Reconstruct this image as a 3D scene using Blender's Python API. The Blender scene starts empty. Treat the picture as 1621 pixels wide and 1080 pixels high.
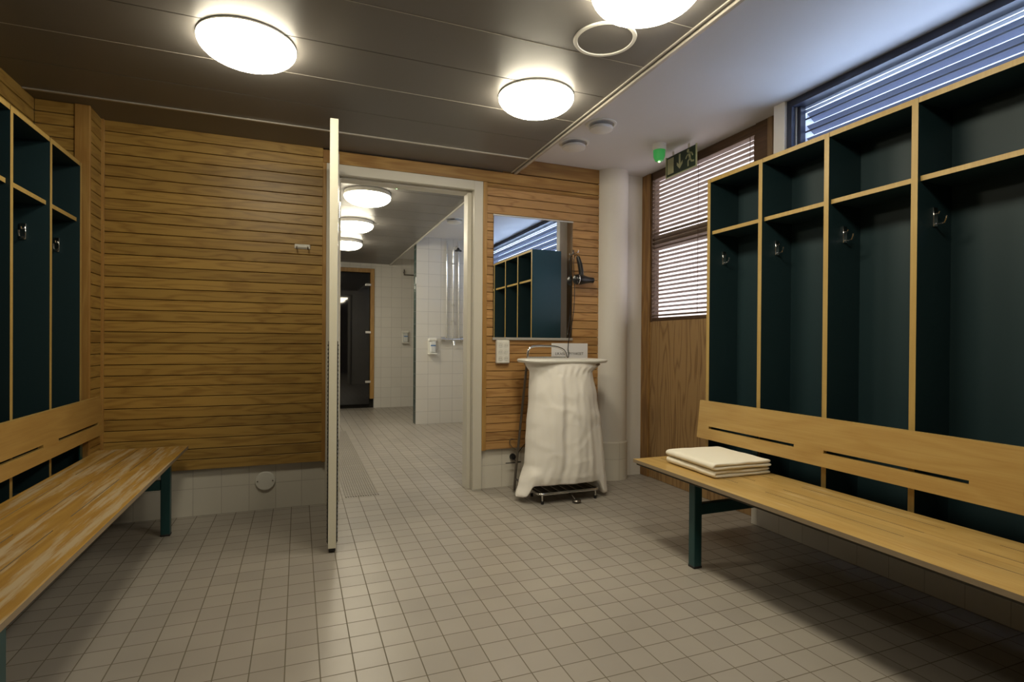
import bpy, math, random
from mathutils import Vector, Matrix, noise
PI = math.pi
random.seed(7)
scn = bpy.context.scene
COL = scn.collection

# ------------------------------------------------------------------ materials
def new_mat(name):
    m = bpy.data.materials.new(name); m.use_nodes = True
    nt = m.node_tree; b = nt.nodes['Principled BSDF']
    return m, nt, b

def inp(b, **kw):
    for k, v in kw.items():
        b.inputs[k.replace('_', ' ')].default_value = v

def c4(c): return (c[0], c[1], c[2], 1)

def plain(name, col, rough=.5, metal=0., spec=.5, bump=0., bscale=80, var=0., coat=0.):
    m, nt, b = new_mat(name)
    inp(b, Base_Color=c4(col), Roughness=rough, Metallic=metal)
    b.inputs['Specular IOR Level'].default_value = spec
    if coat: b.inputs['Coat Weight'].default_value = coat; b.inputs['Coat Roughness'].default_value = .15
    if bump or var:
        tc = nt.nodes.new('ShaderNodeTexCoord'); n = nt.nodes.new('ShaderNodeTexNoise')
        n.inputs['Scale'].default_value = bscale; n.inputs['Detail'].default_value = 4
        nt.links.new(tc.outputs['Object'], n.inputs['Vector'])
        if bump:
            bp = nt.nodes.new('ShaderNodeBump'); bp.inputs['Strength'].default_value = bump; bp.inputs['Distance'].default_value = .002
            nt.links.new(n.outputs['Fac'], bp.inputs['Height']); nt.links.new(bp.outputs['Normal'], b.inputs['Normal'])
        if var:
            r = nt.nodes.new('ShaderNodeMapRange'); r.inputs[1].default_value = .3; r.inputs[2].default_value = .7
            r.inputs[3].default_value = 1 - var; r.inputs[4].default_value = 1 + var
            nt.links.new(n.outputs['Fac'], r.inputs[0])
            h = nt.nodes.new('ShaderNodeHueSaturation'); h.inputs['Color'].default_value = c4(col)
            nt.links.new(r.outputs[0], h.inputs['Value']); nt.links.new(h.outputs[0], b.inputs['Base Color'])
    return m

def emis(name, col, strength, base=(1, 1, 1)):
    m, nt, b = new_mat(name)
    inp(b, Base_Color=c4(base), Roughness=.4)
    b.inputs['Emission Color'].default_value = c4(col); b.inputs['Emission Strength'].default_value = strength
    return m

def math_node(nt, op, a, b=None, c=None):
    n = nt.nodes.new('ShaderNodeMath'); n.operation = op
    for i, v in enumerate((a, b, c)):
        if v is None: continue
        if isinstance(v, (int, float)): n.inputs[i].default_value = v
        else: nt.links.new(v, n.inputs[i])
    return n.outputs[0]

def wood(name, light, dark, axis='X', rough=.5, band=None, scale=1., strength=1., varamt=.25, wear=None, contrast=(.35, .7), coat=0., ring=7.):
    """axis = along the grain; band = (axis letter, z0, pitch) gives each board its own tone and grain"""
    m, nt, b = new_mat(name)
    tc = nt.nodes.new('ShaderNodeTexCoord'); sx = nt.nodes.new('ShaderNodeSeparateXYZ')
    nt.links.new(tc.outputs['Object'], sx.inputs[0])
    ids = None
    comp = {'X': 0, 'Y': 1, 'Z': 2}
    if band:
        ids = math_node(nt, 'FLOOR', math_node(nt, 'DIVIDE', math_node(nt, 'SUBTRACT', sx.outputs[comp[band[0]]], band[1]), band[2]))
        wn = nt.nodes.new('ShaderNodeTexWhiteNoise'); wn.noise_dimensions = '1D'; nt.links.new(ids, wn.inputs['W'])
        rnd = wn.outputs['Value']
    cx = nt.nodes.new('ShaderNodeCombineXYZ')
    for i, L in enumerate('XYZ'):
        s = (1.1 if L == axis else 9.) * scale
        v = math_node(nt, 'MULTIPLY', sx.outputs[i], s)
        if band and L == axis: v = math_node(nt, 'ADD', v, math_node(nt, 'MULTIPLY', rnd, 37.))
        nt.links.new(v, cx.inputs[i])
    n1 = nt.nodes.new('ShaderNodeTexNoise'); n1.inputs['Scale'].default_value = 1.; n1.inputs['Detail'].default_value = 2
    nt.links.new(cx.outputs[0], n1.inputs['Vector'])
    # contour rings of the stretched noise = flame grain
    rings = math_node(nt, 'FRACT', math_node(nt, 'MULTIPLY', n1.outputs['Fac'], ring))
    tri = math_node(nt, 'ABSOLUTE', math_node(nt, 'SUBTRACT', rings, .5))
    n2 = nt.nodes.new('ShaderNodeTexNoise'); n2.inputs['Scale'].default_value = 14.; n2.inputs['Detail'].default_value = 5
    cx2 = nt.nodes.new('ShaderNodeCombineXYZ')
    for i, L in enumerate('XYZ'):
        nt.links.new(math_node(nt, 'MULTIPLY', sx.outputs[i], (.35 if L == axis else 12.) * scale), cx2.inputs[i])
    nt.links.new(cx2.outputs[0], n2.inputs['Vector'])
    mix = math_node(nt, 'ADD', math_node(nt, 'MULTIPLY', tri, 1.1 * strength), math_node(nt, 'MULTIPLY', n2.outputs['Fac'], .6))
    ramp = nt.nodes.new('ShaderNodeValToRGB')
    ramp.color_ramp.elements[0].position = contrast[0]; ramp.color_ramp.elements[0].color = c4(dark)
    ramp.color_ramp.elements[1].position = contrast[1]; ramp.color_ramp.elements[1].color = c4(light)
    nt.links.new(mix, ramp.inputs[0])
    out = ramp.outputs[0]
    if band:
        h = nt.nodes.new('ShaderNodeHueSaturation')
        nt.links.new(out, h.inputs['Color'])
        nt.links.new(math_node(nt, 'MULTIPLY_ADD', rnd, 2 * varamt, 1 - varamt), h.inputs['Value'])
        out = h.outputs[0]
    if wear:
        n3 = nt.nodes.new('ShaderNodeTexNoise'); n3.inputs['Scale'].default_value = 1.; n3.inputs['Detail'].default_value = 9; n3.inputs['Roughness'].default_value = .72
        cx3 = nt.nodes.new('ShaderNodeCombineXYZ')
        for i, L in enumerate('XYZ'):
            nt.links.new(math_node(nt, 'MULTIPLY', sx.outputs[i], 1.5 if L == axis else 26.), cx3.inputs[i])
        nt.links.new(cx3.outputs[0], n3.inputs['Vector'])
        r3 = nt.nodes.new('ShaderNodeMapRange'); r3.inputs[1].default_value = wear[1]; r3.inputs[2].default_value = wear[1] + .09
        nt.links.new(n3.outputs['Fac'], r3.inputs[0])
        mx = nt.nodes.new('ShaderNodeMix'); mx.data_type = 'RGBA'
        nt.links.new(r3.outputs[0], mx.inputs[0]); nt.links.new(out, mx.inputs[6]); mx.inputs[7].default_value = c4(wear[0])
        out = mx.outputs[2]
    nt.links.new(out, b.inputs['Base Color'])
    inp(b, Roughness=rough)
    if coat: b.inputs['Coat Weight'].default_value = coat; b.inputs['Coat Roughness'].default_value = .25
    bp = nt.nodes.new('ShaderNodeBump'); bp.inputs['Strength'].default_value = .15; bp.inputs['Distance'].default_value = .001
    nt.links.new(n2.outputs['Fac'], bp.inputs['Height']); nt.links.new(bp.outputs['Normal'], b.inputs['Normal'])
    return m

def tiles(name, c1, c2, grout, w, h, off=(0, 0), plane='XY', mortar=.003, rough=.35, bump=.6, dirt=0.):
    m, nt, b = new_mat(name)
    tc = nt.nodes.new('ShaderNodeTexCoord'); sx = nt.nodes.new('ShaderNodeSeparateXYZ')
    nt.links.new(tc.outputs['Object'], sx.inputs[0])
    cx = nt.nodes.new('ShaderNodeCombineXYZ')
    ax = {'X': 0, 'Y': 1, 'Z': 2}
    nt.links.new(math_node(nt, 'ADD', sx.outputs[ax[plane[0]]], 100 * w - off[0]), cx.inputs[0])
    nt.links.new(math_node(nt, 'ADD', sx.outputs[ax[plane[1]]], 100 * h - off[1]), cx.inputs[1])
    bk = nt.nodes.new('ShaderNodeTexBrick'); bk.offset = 0; bk.squash = 1
    bk.inputs['Scale'].default_value = 1; bk.inputs['Brick Width'].default_value = w; bk.inputs['Row Height'].default_value = h
    bk.inputs['Mortar Size'].default_value = mortar / 2; bk.inputs['Mortar Smooth'].default_value = .3; bk.inputs['Bias'].default_value = 0
    bk.inputs['Color1'].default_value = c4(c1); bk.inputs['Color2'].default_value = c4(c2); bk.inputs['Mortar'].default_value = c4(grout)
    nt.links.new(cx.outputs[0], bk.inputs['Vector'])
    n = nt.nodes.new('ShaderNodeTexNoise'); n.inputs['Scale'].default_value = 2.3; n.inputs['Detail'].default_value = 5
    nt.links.new(tc.outputs['Object'], n.inputs['Vector'])
    out = bk.outputs['Color']
    if dirt:
        r = nt.nodes.new('ShaderNodeMapRange'); r.inputs[1].default_value = .3; r.inputs[2].default_value = .7; r.inputs[3].default_value = 1 - dirt; r.inputs[4].default_value = 1 + dirt
        nt.links.new(n.outputs['Fac'], r.inputs[0])
        hs = nt.nodes.new('ShaderNodeHueSaturation'); nt.links.new(out, hs.inputs['Color']); nt.links.new(r.outputs[0], hs.inputs['Value']); out = hs.outputs[0]
    nt.links.new(out, b.inputs['Base Color'])
    rr = nt.nodes.new('ShaderNodeMapRange'); rr.inputs[3].default_value = rough; rr.inputs[4].default_value = .8
    nt.links.new(bk.outputs['Fac'], rr.inputs[0]); nt.links.new(rr.outputs[0], b.inputs['Roughness'])
    bp = nt.nodes.new('ShaderNodeBump'); bp.invert = True; bp.inputs['Strength'].default_value = bump; bp.inputs['Distance'].default_value = .0015
    nt.links.new(bk.outputs['Fac'], bp.inputs['Height']); nt.links.new(bp.outputs['Normal'], b.inputs['Normal'])
    return m

def glass_mat(name, tint=(1, 1, 1), refl=.08):
    m, nt, b = new_mat(name); nt.nodes.remove(b)
    t = nt.nodes.new('ShaderNodeBsdfTransparent'); t.inputs[0].default_value = c4(tint)
    g = nt.nodes.new('ShaderNodeBsdfGlossy'); g.inputs['Roughness'].default_value = .02
    mx = nt.nodes.new('ShaderNodeMixShader'); mx.inputs[0].default_value = refl
    nt.links.new(t.outputs[0], mx.inputs[1]); nt.links.new(g.outputs[0], mx.inputs[2])
    nt.links.new(mx.outputs[0], nt.nodes['Material Output'].inputs[0])
    return m

PITCH = .0595; CLAD0 = .27
M = {}
M['floor'] = tiles('floor_tile', (.315, .288, .255), (.36, .33, .29), (.15, .13, .095), .0995, .0995, (.0658, 1.7060), 'XY', .0042, .36, .5, .07)
M['tile_x'] = tiles('wall_tile_facing_y', (.66, .63, .56), (.70, .67, .60), (.45, .42, .37), .1435, .155, (.022, 0), 'XZ', .003, .22, .5)
M['tile_y'] = tiles('wall_tile_facing_x', (.66, .63, .56), (.70, .67, .60), (.45, .42, .37), .1435, .155, (0, 0), 'YZ', .003, .22, .5)
M['shower_x'] = tiles('shower_tile_facing_y', (.68, .66, .62), (.71, .69, .65), (.44, .43, .41), .153, .152, (1.471, 0), 'XZ', .0035, .32, .5)
M['shower_y'] = tiles('shower_tile_facing_x', (.68, .66, .62), (.71, .69, .65), (.44, .43, .41), .153, .152, (0, 0), 'YZ', .003, .2, .4)
M['dark_tile'] = tiles('dark_green_tile', (.02, .05, .05), (.025, .06, .06), (.3, .3, .28), .15, .152, (0, 0), 'YZ', .003, .25, .4)
M['clad_x'] = wood('cladding_facing_y', (.41, .25, .062), (.24, .125, .027), 'X', .42, ('Z', CLAD0, PITCH), 1.6, 1.1, .12, contrast=(.12, .66))
M['clad_y'] = wood('cladding_facing_x', (.38, .235, .06), (.23, .12, .027), 'Y', .42, ('Z', CLAD0, PITCH), 1.6, 1.1, .12, contrast=(.12, .66))
M['clad_red'] = wood('cladding_reddish', (.46, .26, .095), (.26, .115, .035), 'X', .42, ('Z', CLAD0, PITCH), 1.5, 1.2, .16, contrast=(.12, .62))
M['trim_z'] = wood('pine_trim', (.48, .29, .09), (.36, .19, .05), 'Z', .45, strength=.5)
M['trim_x'] = wood('pine_board', (.43, .25, .07), (.29, .145, .035), 'X', .45, strength=.6)
M['dark_wood'] = wood('dark_stained_frame', (.12, .065, .03), (.07, .035, .015), 'Y', .5, strength=.4)
M['groove'] = plain('groove_backing', (.035, .018, .008), .8)
M['ply'] = wood('oiled_plywood', (.36, .225, .10), (.17, .09, .035), 'Z', .45, scale=.75, strength=1.3, contrast=(.12, .7), ring=11.)
M['birch_y'] = wood('lacquered_birch', (.54, .37, .13), (.43, .26, .08), 'Y', .32, ('X', 0, .07), 1., .45, .07, contrast=(.2, .8), coat=.2)
M['worn_y'] = wood('worn_birch', (.50, .30, .065), (.36, .19, .035), 'Y', .5, ('X', -.565, .0985), 1., .6, .2, wear=((.46, .36, .22), .49), contrast=(.2, .8))
M['seat_r'] = wood('birch_seat', (.56, .39, .14), (.43, .26, .075), 'Y', .34, ('X', 1.565, .0985), 1., .5, .09, wear=((.66, .52, .30), .585), contrast=(.2, .8), coat=.15)
M['edge'] = wood('birch_edging', (.50, .36, .13), (.42, .28, .085), 'Z', .4, strength=.3)
M['seat_edge'] = plain('bare_plywood_edge', (.26, .2, .13), .7, bump=.3)
M['teal'] = plain('dark_teal_laminate', (.011, .031, .038), .52, spec=.4)
M['lit_teal_side'] = plain('teal_daylit_side', (.022, .10, .15), .4, spec=.4)  # brighter blue puts the exit door's daylight into the panel colour
M['steel_teal'] = plain('teal_powder_coat', (.012, .06, .065), .4)
M['rubber'] = plain('black_rubber', (.012, .012, .012), .6)
M['white_paint'] = plain('white_wall_paint', (.74, .71, .66), .6, bump=.1, bscale=60)
M['ceil_white'] = plain('white_ceiling_paint', (.72, .71, .70), .65, bump=.05)
M['ceil_metal'] = plain('grey_perforated_metal_ceiling', (.155, .146, .138), .40, spec=.5, bump=.15, bscale=900)
M['ceil_joint'] = plain('ceiling_joint_strip', (.5, .47, .42), .35, metal=.3)
M['joint_dark'] = plain('ceiling_joint_shadow', (.05, .045, .04), .7)
M['alu'] = plain('aluminium', (.68, .66, .61), .35, metal=.6)
M['frame_paint'] = plain('cream_grey_door_frame', (.64, .61, .53), .4)
M['door_white'] = plain('cream_white_door_paint', (.78, .75, .62), .35)
M['chrome'] = plain('chrome', (.78, .78, .78), .14, metal=1.)
M['steel_dark'] = plain('dull_steel_tube', (.22, .2, .18), .3, metal=.9)
M['wplastic'] = plain('white_plastic', (.80, .79, .74), .3)
M['grey_plastic'] = plain('pale_grey_plastic', (.70, .69, .64), .35)
M['bplastic'] = plain('black_plastic', (.012, .012, .014), .3)
M['fabric'] = plain('white_cotton_cloth', (.93, .90, .85), .85, bump=.6, bscale=22, spec=.2)
M['towel'] = plain('cream_terry', (.90, .86, .74), .95, bump=.9, bscale=500, spec=.1)
M['paper'] = plain('white_paper', (.82, .82, .84), .7)
M['ink'] = plain('black_ink', (.02, .02, .02), .7)
M['mirror'] = plain('mirror_silver', (.86, .88, .88), .0, metal=1.)
M['win_frame'] = plain('dark_blue_grey_window_frame', (.022, .027, .05), .4)
M['blade'] = plain('grey_blue_louvre', (.125, .14, .20), .4)
M['brown_post'] = wood('brown_door_frame', (.26, .17, .09), (.16, .095, .045), 'Z', .5, strength=.5)
M['slat'] = plain('brown_blind_slat', (.40, .32, .28), .5)
M['reveal'] = plain('white_outer_reveal', (.75, .77, .82), .7)
M['glass'] = glass_mat('clear_glass', (.93, .96, 1.), .06)
M['tint_glass'] = glass_mat('daylight_dimming_glass', (.56, .49, .44), .05)  # tint put in to dim and warm the daylight behind the blinds
M['pale_glass'] = glass_mat('dimmed_pane', (.45, .47, .5), .05)  # grey tint holds back the daylight of the added passage window
M['dark_glass'] = plain('smoked_glass', (.006, .006, .008), .03, spec=.6)
M['lamp'] = emis('opal_lamp_glass', (1., .90, .68), 24.)
M['green_lit'] = emis('lit_green_plastic', (.10, .8, .16), .13, (.03, .28, .07))
M['green_core'] = emis('lit_green_bulb', (.5, 1., .35), 3.)
M['sign_green'] = plain('dark_green_sign', (.014, .03, .018), .4)
M['sign_cream'] = plain('cream_sign_print', (.36, .36, .22), .5)
M['sign_edge'] = plain('cream_sign_edge', (.40, .42, .24), .5)
M['soap_blue'] = plain('blue_print', (.12, .24, .48), .5)

# ------------------------------------------------------------------ mesh builder
class MB:
    def __init__(s): s.v = []; s.f = []; s.m = []; s.sm = []
    def add(s, verts, faces, mi=0, smooth=False):
        o = len(s.v); s.v += [Vector(v) for v in verts]
        for f in faces: s.f.append([i + o for i in f]); s.m.append(mi); s.sm.append(smooth)
    def box(s, x0, x1, y0, y1, z0, z1, mi=0, mf=None):
        """mf: dict side->material index, sides '-x','+x','-y','+y','-z','+z'"""
        vs = [(x0,y0,z0),(x1,y0,z0),(x1,y1,z0),(x0,y1,z0),(x0,y0,z1),(x1,y0,z1),(x1,y1,z1),(x0,y1,z1)]
        fs = {'-z':(0,3,2,1),'+z':(4,5,6,7),'-y':(0,1,5,4),'+x':(1,2,6,5),'+y':(2,3,7,6),'-x':(3,0,4,7)}
        o = len(s.v); s.v += [Vector(v) for v in vs]
        for k, f in fs.items():
            s.f.append([i + o for i in f]); s.m.append((mf or {}).get(k, mi)); s.sm.append(False)
        return s
    def rbox(s, x0, x1, y0, y1, z0, z1, b=.003, mi=0):
        """box with chamfered edges"""
        c = Vector(((x0+x1)/2,(y0+y1)/2,(z0+z1)/2)); h = Vector(((x1-x0)/2,(y1-y0)/2,(z1-z0)/2))
        b = min(b, .49*min(h)*2)
        idx = {}; vs = []
        for sx in (-1,1):
            for sy in (-1,1):
                for sz in (-1,1):
                    for a in range(3):
                        p = [sx*(h.x-b), sy*(h.y-b), sz*(h.z-b)]
                        p[a] += (sx,sy,sz)[a]*b
                        idx[(sx,sy,sz,a)] = len(vs); vs.append(c+Vector(p))
        fs = []
        for a in range(3):
            u, w = [i for i in range(3) if i != a]
            for sg in (-1,1):
                q = []
                for su, sw in ((-1,-1),(1,-1),(1,1),(-1,1)):
                    k = [0,0,0]; k[a]=sg; k[u]=su; k[w]=sw; q.append(idx[(k[0],k[1],k[2],a)])
                fs.append(q)
        for a in range(3):                   # edge chamfers, along axis a
            u, w = [i for i in range(3) if i != a]
            for su in (-1,1):
                for sw in (-1,1):
                    k0=[0,0,0];k1=[0,0,0]
                    k0[u]=k1[u]=su;k0[w]=k1[w]=sw;k0[a]=-1;k1[a]=1
                    fs.append([idx[(*k0,u)],idx[(*k1,u)],idx[(*k1,w)],idx[(*k0,w)]])
        for sx in (-1,1):
            for sy in (-1,1):
                for sz in (-1,1): fs.append([idx[(sx,sy,sz,a)] for a in range(3)])
        o = len(s.v); s.v += vs
        for f in fs:
            cc = sum((vs[i] for i in f), Vector())/len(f)-c
            n = (vs[f[1]]-vs[f[0]]).cross(vs[f[2]]-vs[f[0]])
            if n.dot(cc) < 0: f = f[::-1]
            s.f.append([i+o for i in f]); s.m.append(mi); s.sm.append(False)
        return s
    def tube(s, pts, r, n=10, mi=0, closed=False, caps=True):
        pts = [Vector(p) for p in pts]; L = len(pts); rings = []
        rs = r if isinstance(r, (list, tuple)) else [r]*L
        t0 = (pts[1]-pts[0]).normalized()
        up = Vector((0,0,1)) if abs(t0.z) < .9 else Vector((1,0,0))
        nrm = (up - t0*up.dot(t0)).normalized()
        vs = []
        for i in range(L):
            if closed: t = (pts[(i+1)%L]-pts[i-1]).normalized()
            elif i == 0: t = t0
            elif i == L-1: t = (pts[-1]-pts[-2]).normalized()
            else: t = ((pts[i+1]-pts[i]).normalized()+(pts[i]-pts[i-1]).normalized()).normalized()
            nrm = (nrm - t*nrm.dot(t)).normalized(); bn = t.cross(nrm)
            for k in range(n):
                a = 2*PI*k/n; vs.append(pts[i]+(nrm*math.cos(a)+bn*math.sin(a))*rs[i])
        fs = []
        for i in range(L if closed else L-1):
            j = (i+1) % L
            for k in range(n): fs.append((i*n+k, i*n+(k+1)%n, j*n+(k+1)%n, j*n+k))
        if caps and not closed:
            fs.append(tuple(range(n))[::-1]); fs.append(tuple((L-1)*n+k for k in range(n)))
        s.add(vs, fs, mi, True); return s
    def lathe(s, prof, c=(0,0,0), axis='Z', n=40, mi=0, flip=False):
        """prof: list of (r, h) along the axis"""
        vs = []; c = Vector(c)
        for r, h in prof:
            for k in range(n):
                a = 2*PI*k/n; u, w = r*math.cos(a), r*math.sin(a)
                vs.append(c + Vector({'Z':(u,w,h),'Y':(u,h,w),'X':(h,u,w)}[axis]))
        fs = []
        for i in range(len(prof)-1):
            for k in range(n):
                f = (i*n+k, i*n+(k+1)%n, (i+1)*n+(k+1)%n, (i+1)*n+k)
                fs.append(f[::-1] if flip else f)
        s.add(vs, fs, mi, True)
        return s
    def poly(s, pts2, place, t, mi=0):
        """extruded flat polygon, place(u,v,w)->3D, thickness t"""
        n = len(pts2)
        vs = [place(u, v, 0) for u, v in pts2]+[place(u, v, t) for u, v in pts2]
        fs = [tuple(range(n)), tuple(range(2*n-1, n-1, -1))]+[(i, i+n, (i+1)%n+n, (i+1)%n) for i in range(n)]
        s.add(vs, fs, mi); return s
    def build(s, name, mats, parent=None):
        me = bpy.data.meshes.new(name); me.from_pydata([tuple(v) for v in s.v], [], s.f)
        for m in (mats if isinstance(mats, (list, tuple)) else [mats]): me.materials.append(M[m] if isinstance(m, str) else m)
        me.polygons.foreach_set('material_index', s.m); me.polygons.foreach_set('use_smooth', s.sm)
        me.update()
        import bmesh
        bm = bmesh.new(); bm.from_mesh(me); bmesh.ops.recalc_face_normals(bm, faces=bm.faces); bm.to_mesh(me); bm.free()
        if any(s.sm):
            try: me.set_sharp_from_angle(angle=math.radians(40))
            except Exception: pass
        o = bpy.data.objects.new(name, me); COL.objects.link(o)
        if parent:
            o.parent = parent
            o.matrix_parent_inverse = Matrix.Translation(parent.location).inverted()
        return o

def struct(o):
    o['kind'] = 'structure'; return o
def empty(name, loc=(0, 0, 0)):
    o = bpy.data.objects.new(name, None); o.location = loc; o.empty_display_size = .05; COL.objects.link(o); return o
def tag(o, label, cat, group=None):
    o['label'] = label; o['category'] = cat
    if group: o['group'] = group
    return o
def copy_thing(root, loc):
    r = root.copy(); COL.objects.link(r); r.location = loc
    for k in list(r.keys()):
        pass
    def rec(src, dst):
        for ch in list(src.children):
            c = ch.copy(); COL.objects.link(c); c.parent = dst; c.matrix_parent_inverse = ch.matrix_parent_inverse
            rec(ch, c)
    rec(root, r); return r

def panel_holes(mb, u0, u1, v0, v1, holes, P, t, mi=0, me=0):
    """rectangular panel with rectangular through slots; P(u,v,w)"""
    us = sorted({u0, u1} | {a for h in holes for a in h[:2] if u0 < a < u1})
    vs_ = sorted({v0, v1} | {a for h in holes for a in h[2:] if v0 < a < v1})
    nu, nv = len(us), len(vs_)
    base = len(mb.v)
    for w in (0, t):
        for u in us:
            for v in vs_: mb.v.append(Vector(P(u, v, w)))
    I = lambda i, j, k: base + k*nu*nv + i*nv + j
    solid = {}
    for i in range(nu-1):
        for j in range(nv-1):
            cu, cv = (us[i]+us[i+1])/2, (vs_[j]+vs_[j+1])/2
            solid[i, j] = not any(h[0] < cu < h[1] and h[2] < cv < h[3] for h in holes)
    def F(f, m): mb.f.append(list(f)); mb.m.append(m); mb.sm.append(False)
    for (i, j), s_ in solid.items():
        if not s_: continue
        F((I(i,j,0), I(i,j+1,0), I(i+1,j+1,0), I(i+1,j,0)), mi)
        F((I(i,j,1), I(i+1,j,1), I(i+1,j+1,1), I(i,j+1,1)), mi)
        for di, dj, e in ((-1,0,(0,0,0,1)), (1,0,(1,0,1,1)), (0,-1,(0,0,1,0)), (0,1,(0,1,1,1))):
            if not solid.get((i+di, j+dj), False):
                a = (i+e[0], j+e[1]); b = (i+e[2], j+e[3])
                F((I(*a,0), I(*b,0), I(*b,1), I(*a,1)), me)

# ------------------------------------------------------------------ measurements (metres; camera at 1 m over the origin)
ZC = 2.17; ZW = 2.27           # metal ceiling, white ceiling
YB = 3.50; XR = 2.36; XE = 2.45
XL = -1.20; YF = -1.3
XN = -.976; YN = 3.32          # corner block beside the left lockers

# ---- floor
f = MB(); f.box(-1.35, 3.0, YF-.1, 9.2, -.06, 0)
struct(f.build('floor', 'floor'))
# ridged drain tiles in the shower passage
f = MB()
for k in range(14):
    x = .285 + k*.0155
    f.box(x, x+.008, 3.62, 6.3, -.002, .0045)
o = f.build('trim_1', plain('ridged_drain_tile', (.27, .245, .21), .4)); struct(o)

# ---- cladding helper
def clad(mb, axis, a0, a1, face, out, z0, z1, gap=.0035, t=.016):
    """horizontal boards on a wall; face = coordinate of their front; out = +1/-1 direction the front looks"""
    z = z0
    while z < z1-.004:
        zt = min(z+PITCH-gap, z1)
        lo, hi = (face-t, face) if out > 0 else (face, face+t)
        if axis == 'X': mb.rbox(a0, a1, lo, hi, z, zt, .0018)
        else: mb.rbox(lo, hi, a0, a1, z, zt, .0018)
        z += PITCH

# back wall (plane of the skirting at 3.53; boards stand 3 cm proud)
FX0, FX1 = .155, 1.155          # door frame outer
w = MB()
w.box(-1.36, FX0, 3.53, 3.65, 0, 2.4, 0)
w.box(FX1, 2.46, 3.53, 3.65, 0, 2.4, 0)
w.box(FX0, FX1, 3.53, 3.65, 2.075, 2.4, 0)
wall_back = struct(w.build('wall_back', 'tile_x'))
w = MB(); clad(w, 'X', XN, FX0-.02, YB, -1, CLAD0, ZC); w.build('cladding', 'clad_x', wall_back)
w = MB(); clad(w, 'X', FX1+.03, 2.055, YB, -1, CLAD0, 2.06); w.build('cladding', 'clad_red', wall_back)
w = MB(); w.box(XN-.02, FX0-.01, YB+.012, 3.53, CLAD0, ZC+.1); w.box(FX1+.01, 2.05, YB+.012, 3.53, CLAD0, ZW+.05)
w.box(FX0-.02, FX1+.02, YB+.012, 3.53, 2.085, ZW+.05); w.build('backing', 'groove', wall_back)
w = MB(); z = CLAD0 + PITCH*30
w.rbox(FX0-.02, 2.055, YB, YB+.016, 2.085, 2.162, .002)
w.rbox(1.30, 2.055, YB, YB+.016, 2.168, ZW, .002)
w.rbox(FX1+.03, 2.055, YB, YB+.016, 2.062, 2.081, .002); w.build('header_board', 'trim_x', wall_back)
w = MB(); w.rbox(FX1, FX1+.03, YB-.006, YB+.014, CLAD0-.005, 2.083, .002); w.rbox(FX0-.022, FX0, YB-.006, YB+.014, CLAD0-.005, 2.083, .002)
w.build('edge_trim', 'trim_z', wall_back)

# left wall with its boards, and the boxed corner the lockers end against
w = MB(); w.box(-1.36, XL-.02, YF, 3.53, 0, 2.4); wall_left = struct(w.build('wall_left', 'groove'))
w = MB(); clad(w, 'Y', YF+.01, YN, XL, 1, CLAD0-PITCH*4, ZC); w.build('cladding', 'clad_y', wall_left)
w = MB(); w.box(-1.22, XN-.03, YN+.02, 3.53, 0, 2.4); w.box(XN-.03, XN-.010, YN+.02, 3.53, 0, CLAD0-.005)
wc = struct(w.build('wall_corner', 'tile_y'))
w = MB(); clad(w, 'Y', YN+.006, YB+.01, XN, 1, CLAD0, ZC); w.build('cladding', 'clad_y', wc)
w = MB(); w.box(XN-.03, XN-.014, YN+.02, 3.53, CLAD0, 2.4, 0); w.build('backing', 'groove', wc)
w = MB(); clad(w, 'X', XL, XN-.062, YN, -1, CLAD0, ZC); w.build('cladding', 'clad_x', wc)
w = MB(); w.rbox(XN-.062, XN+.002, YN-.008, YN+.012, CLAD0-.04, ZC, .002); w.build('corner_post', 'trim_z', wc)
w = MB(); w.rbox(XN-.002, XN+.012, YB-.014, YB+.002, CLAD0, ZC, .002); w.build('corner_bead', 'trim_z', wc)

# wall behind the camera
w = MB(); w.box(-1.36, 3.0, YF-.12, YF, 0, 2.4); struct(w.build('wall_front', plain('dim_plaster', (.12, .10, .075), .7)))

# right wall (below and beside the high window)
WIN_Y1 = 2.14; WIN_Y0 = -1.1; SILL = 1.80; HEAD = 2.245
w = MB(); w.box(XR, XR+.09, YF, 2.21, .29, SILL); w.box(XR, XR+.09, WIN_Y1, 2.21, SILL, 2.4); w.box(XR, XR+.12, YF, WIN_Y0, SILL, 2.4)
w.box(XR, XR+.09, YF, 2.34, 0, .29, 1)
struct(w.build('wall_right', ['white_paint', 'tile_y']))
# wall between column and exit door, and the outer wall strip
w = MB(); w.box(2.2, XE+.02, 3.52, 3.6, 0, 2.4); w.box(XE-.01, XE+.02, 3.545, 3.62, 0, 2.4); struct(w.build('wall_recess', 'white_paint'))
# white round column with tiled foot
w = MB(); w.lathe([(.125, .28), (.125, 2.4)], (2.172, 3.53, 0), n=48)
colm = struct(w.build('wall_column', 'white_paint'))
w = MB(); n = 24
w.lathe([(.134, 0), (.134, .272), (.125, .282)], (2.172, 3.53, 0), n=48); w.build('baseboard', 'tile_x', colm)

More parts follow.
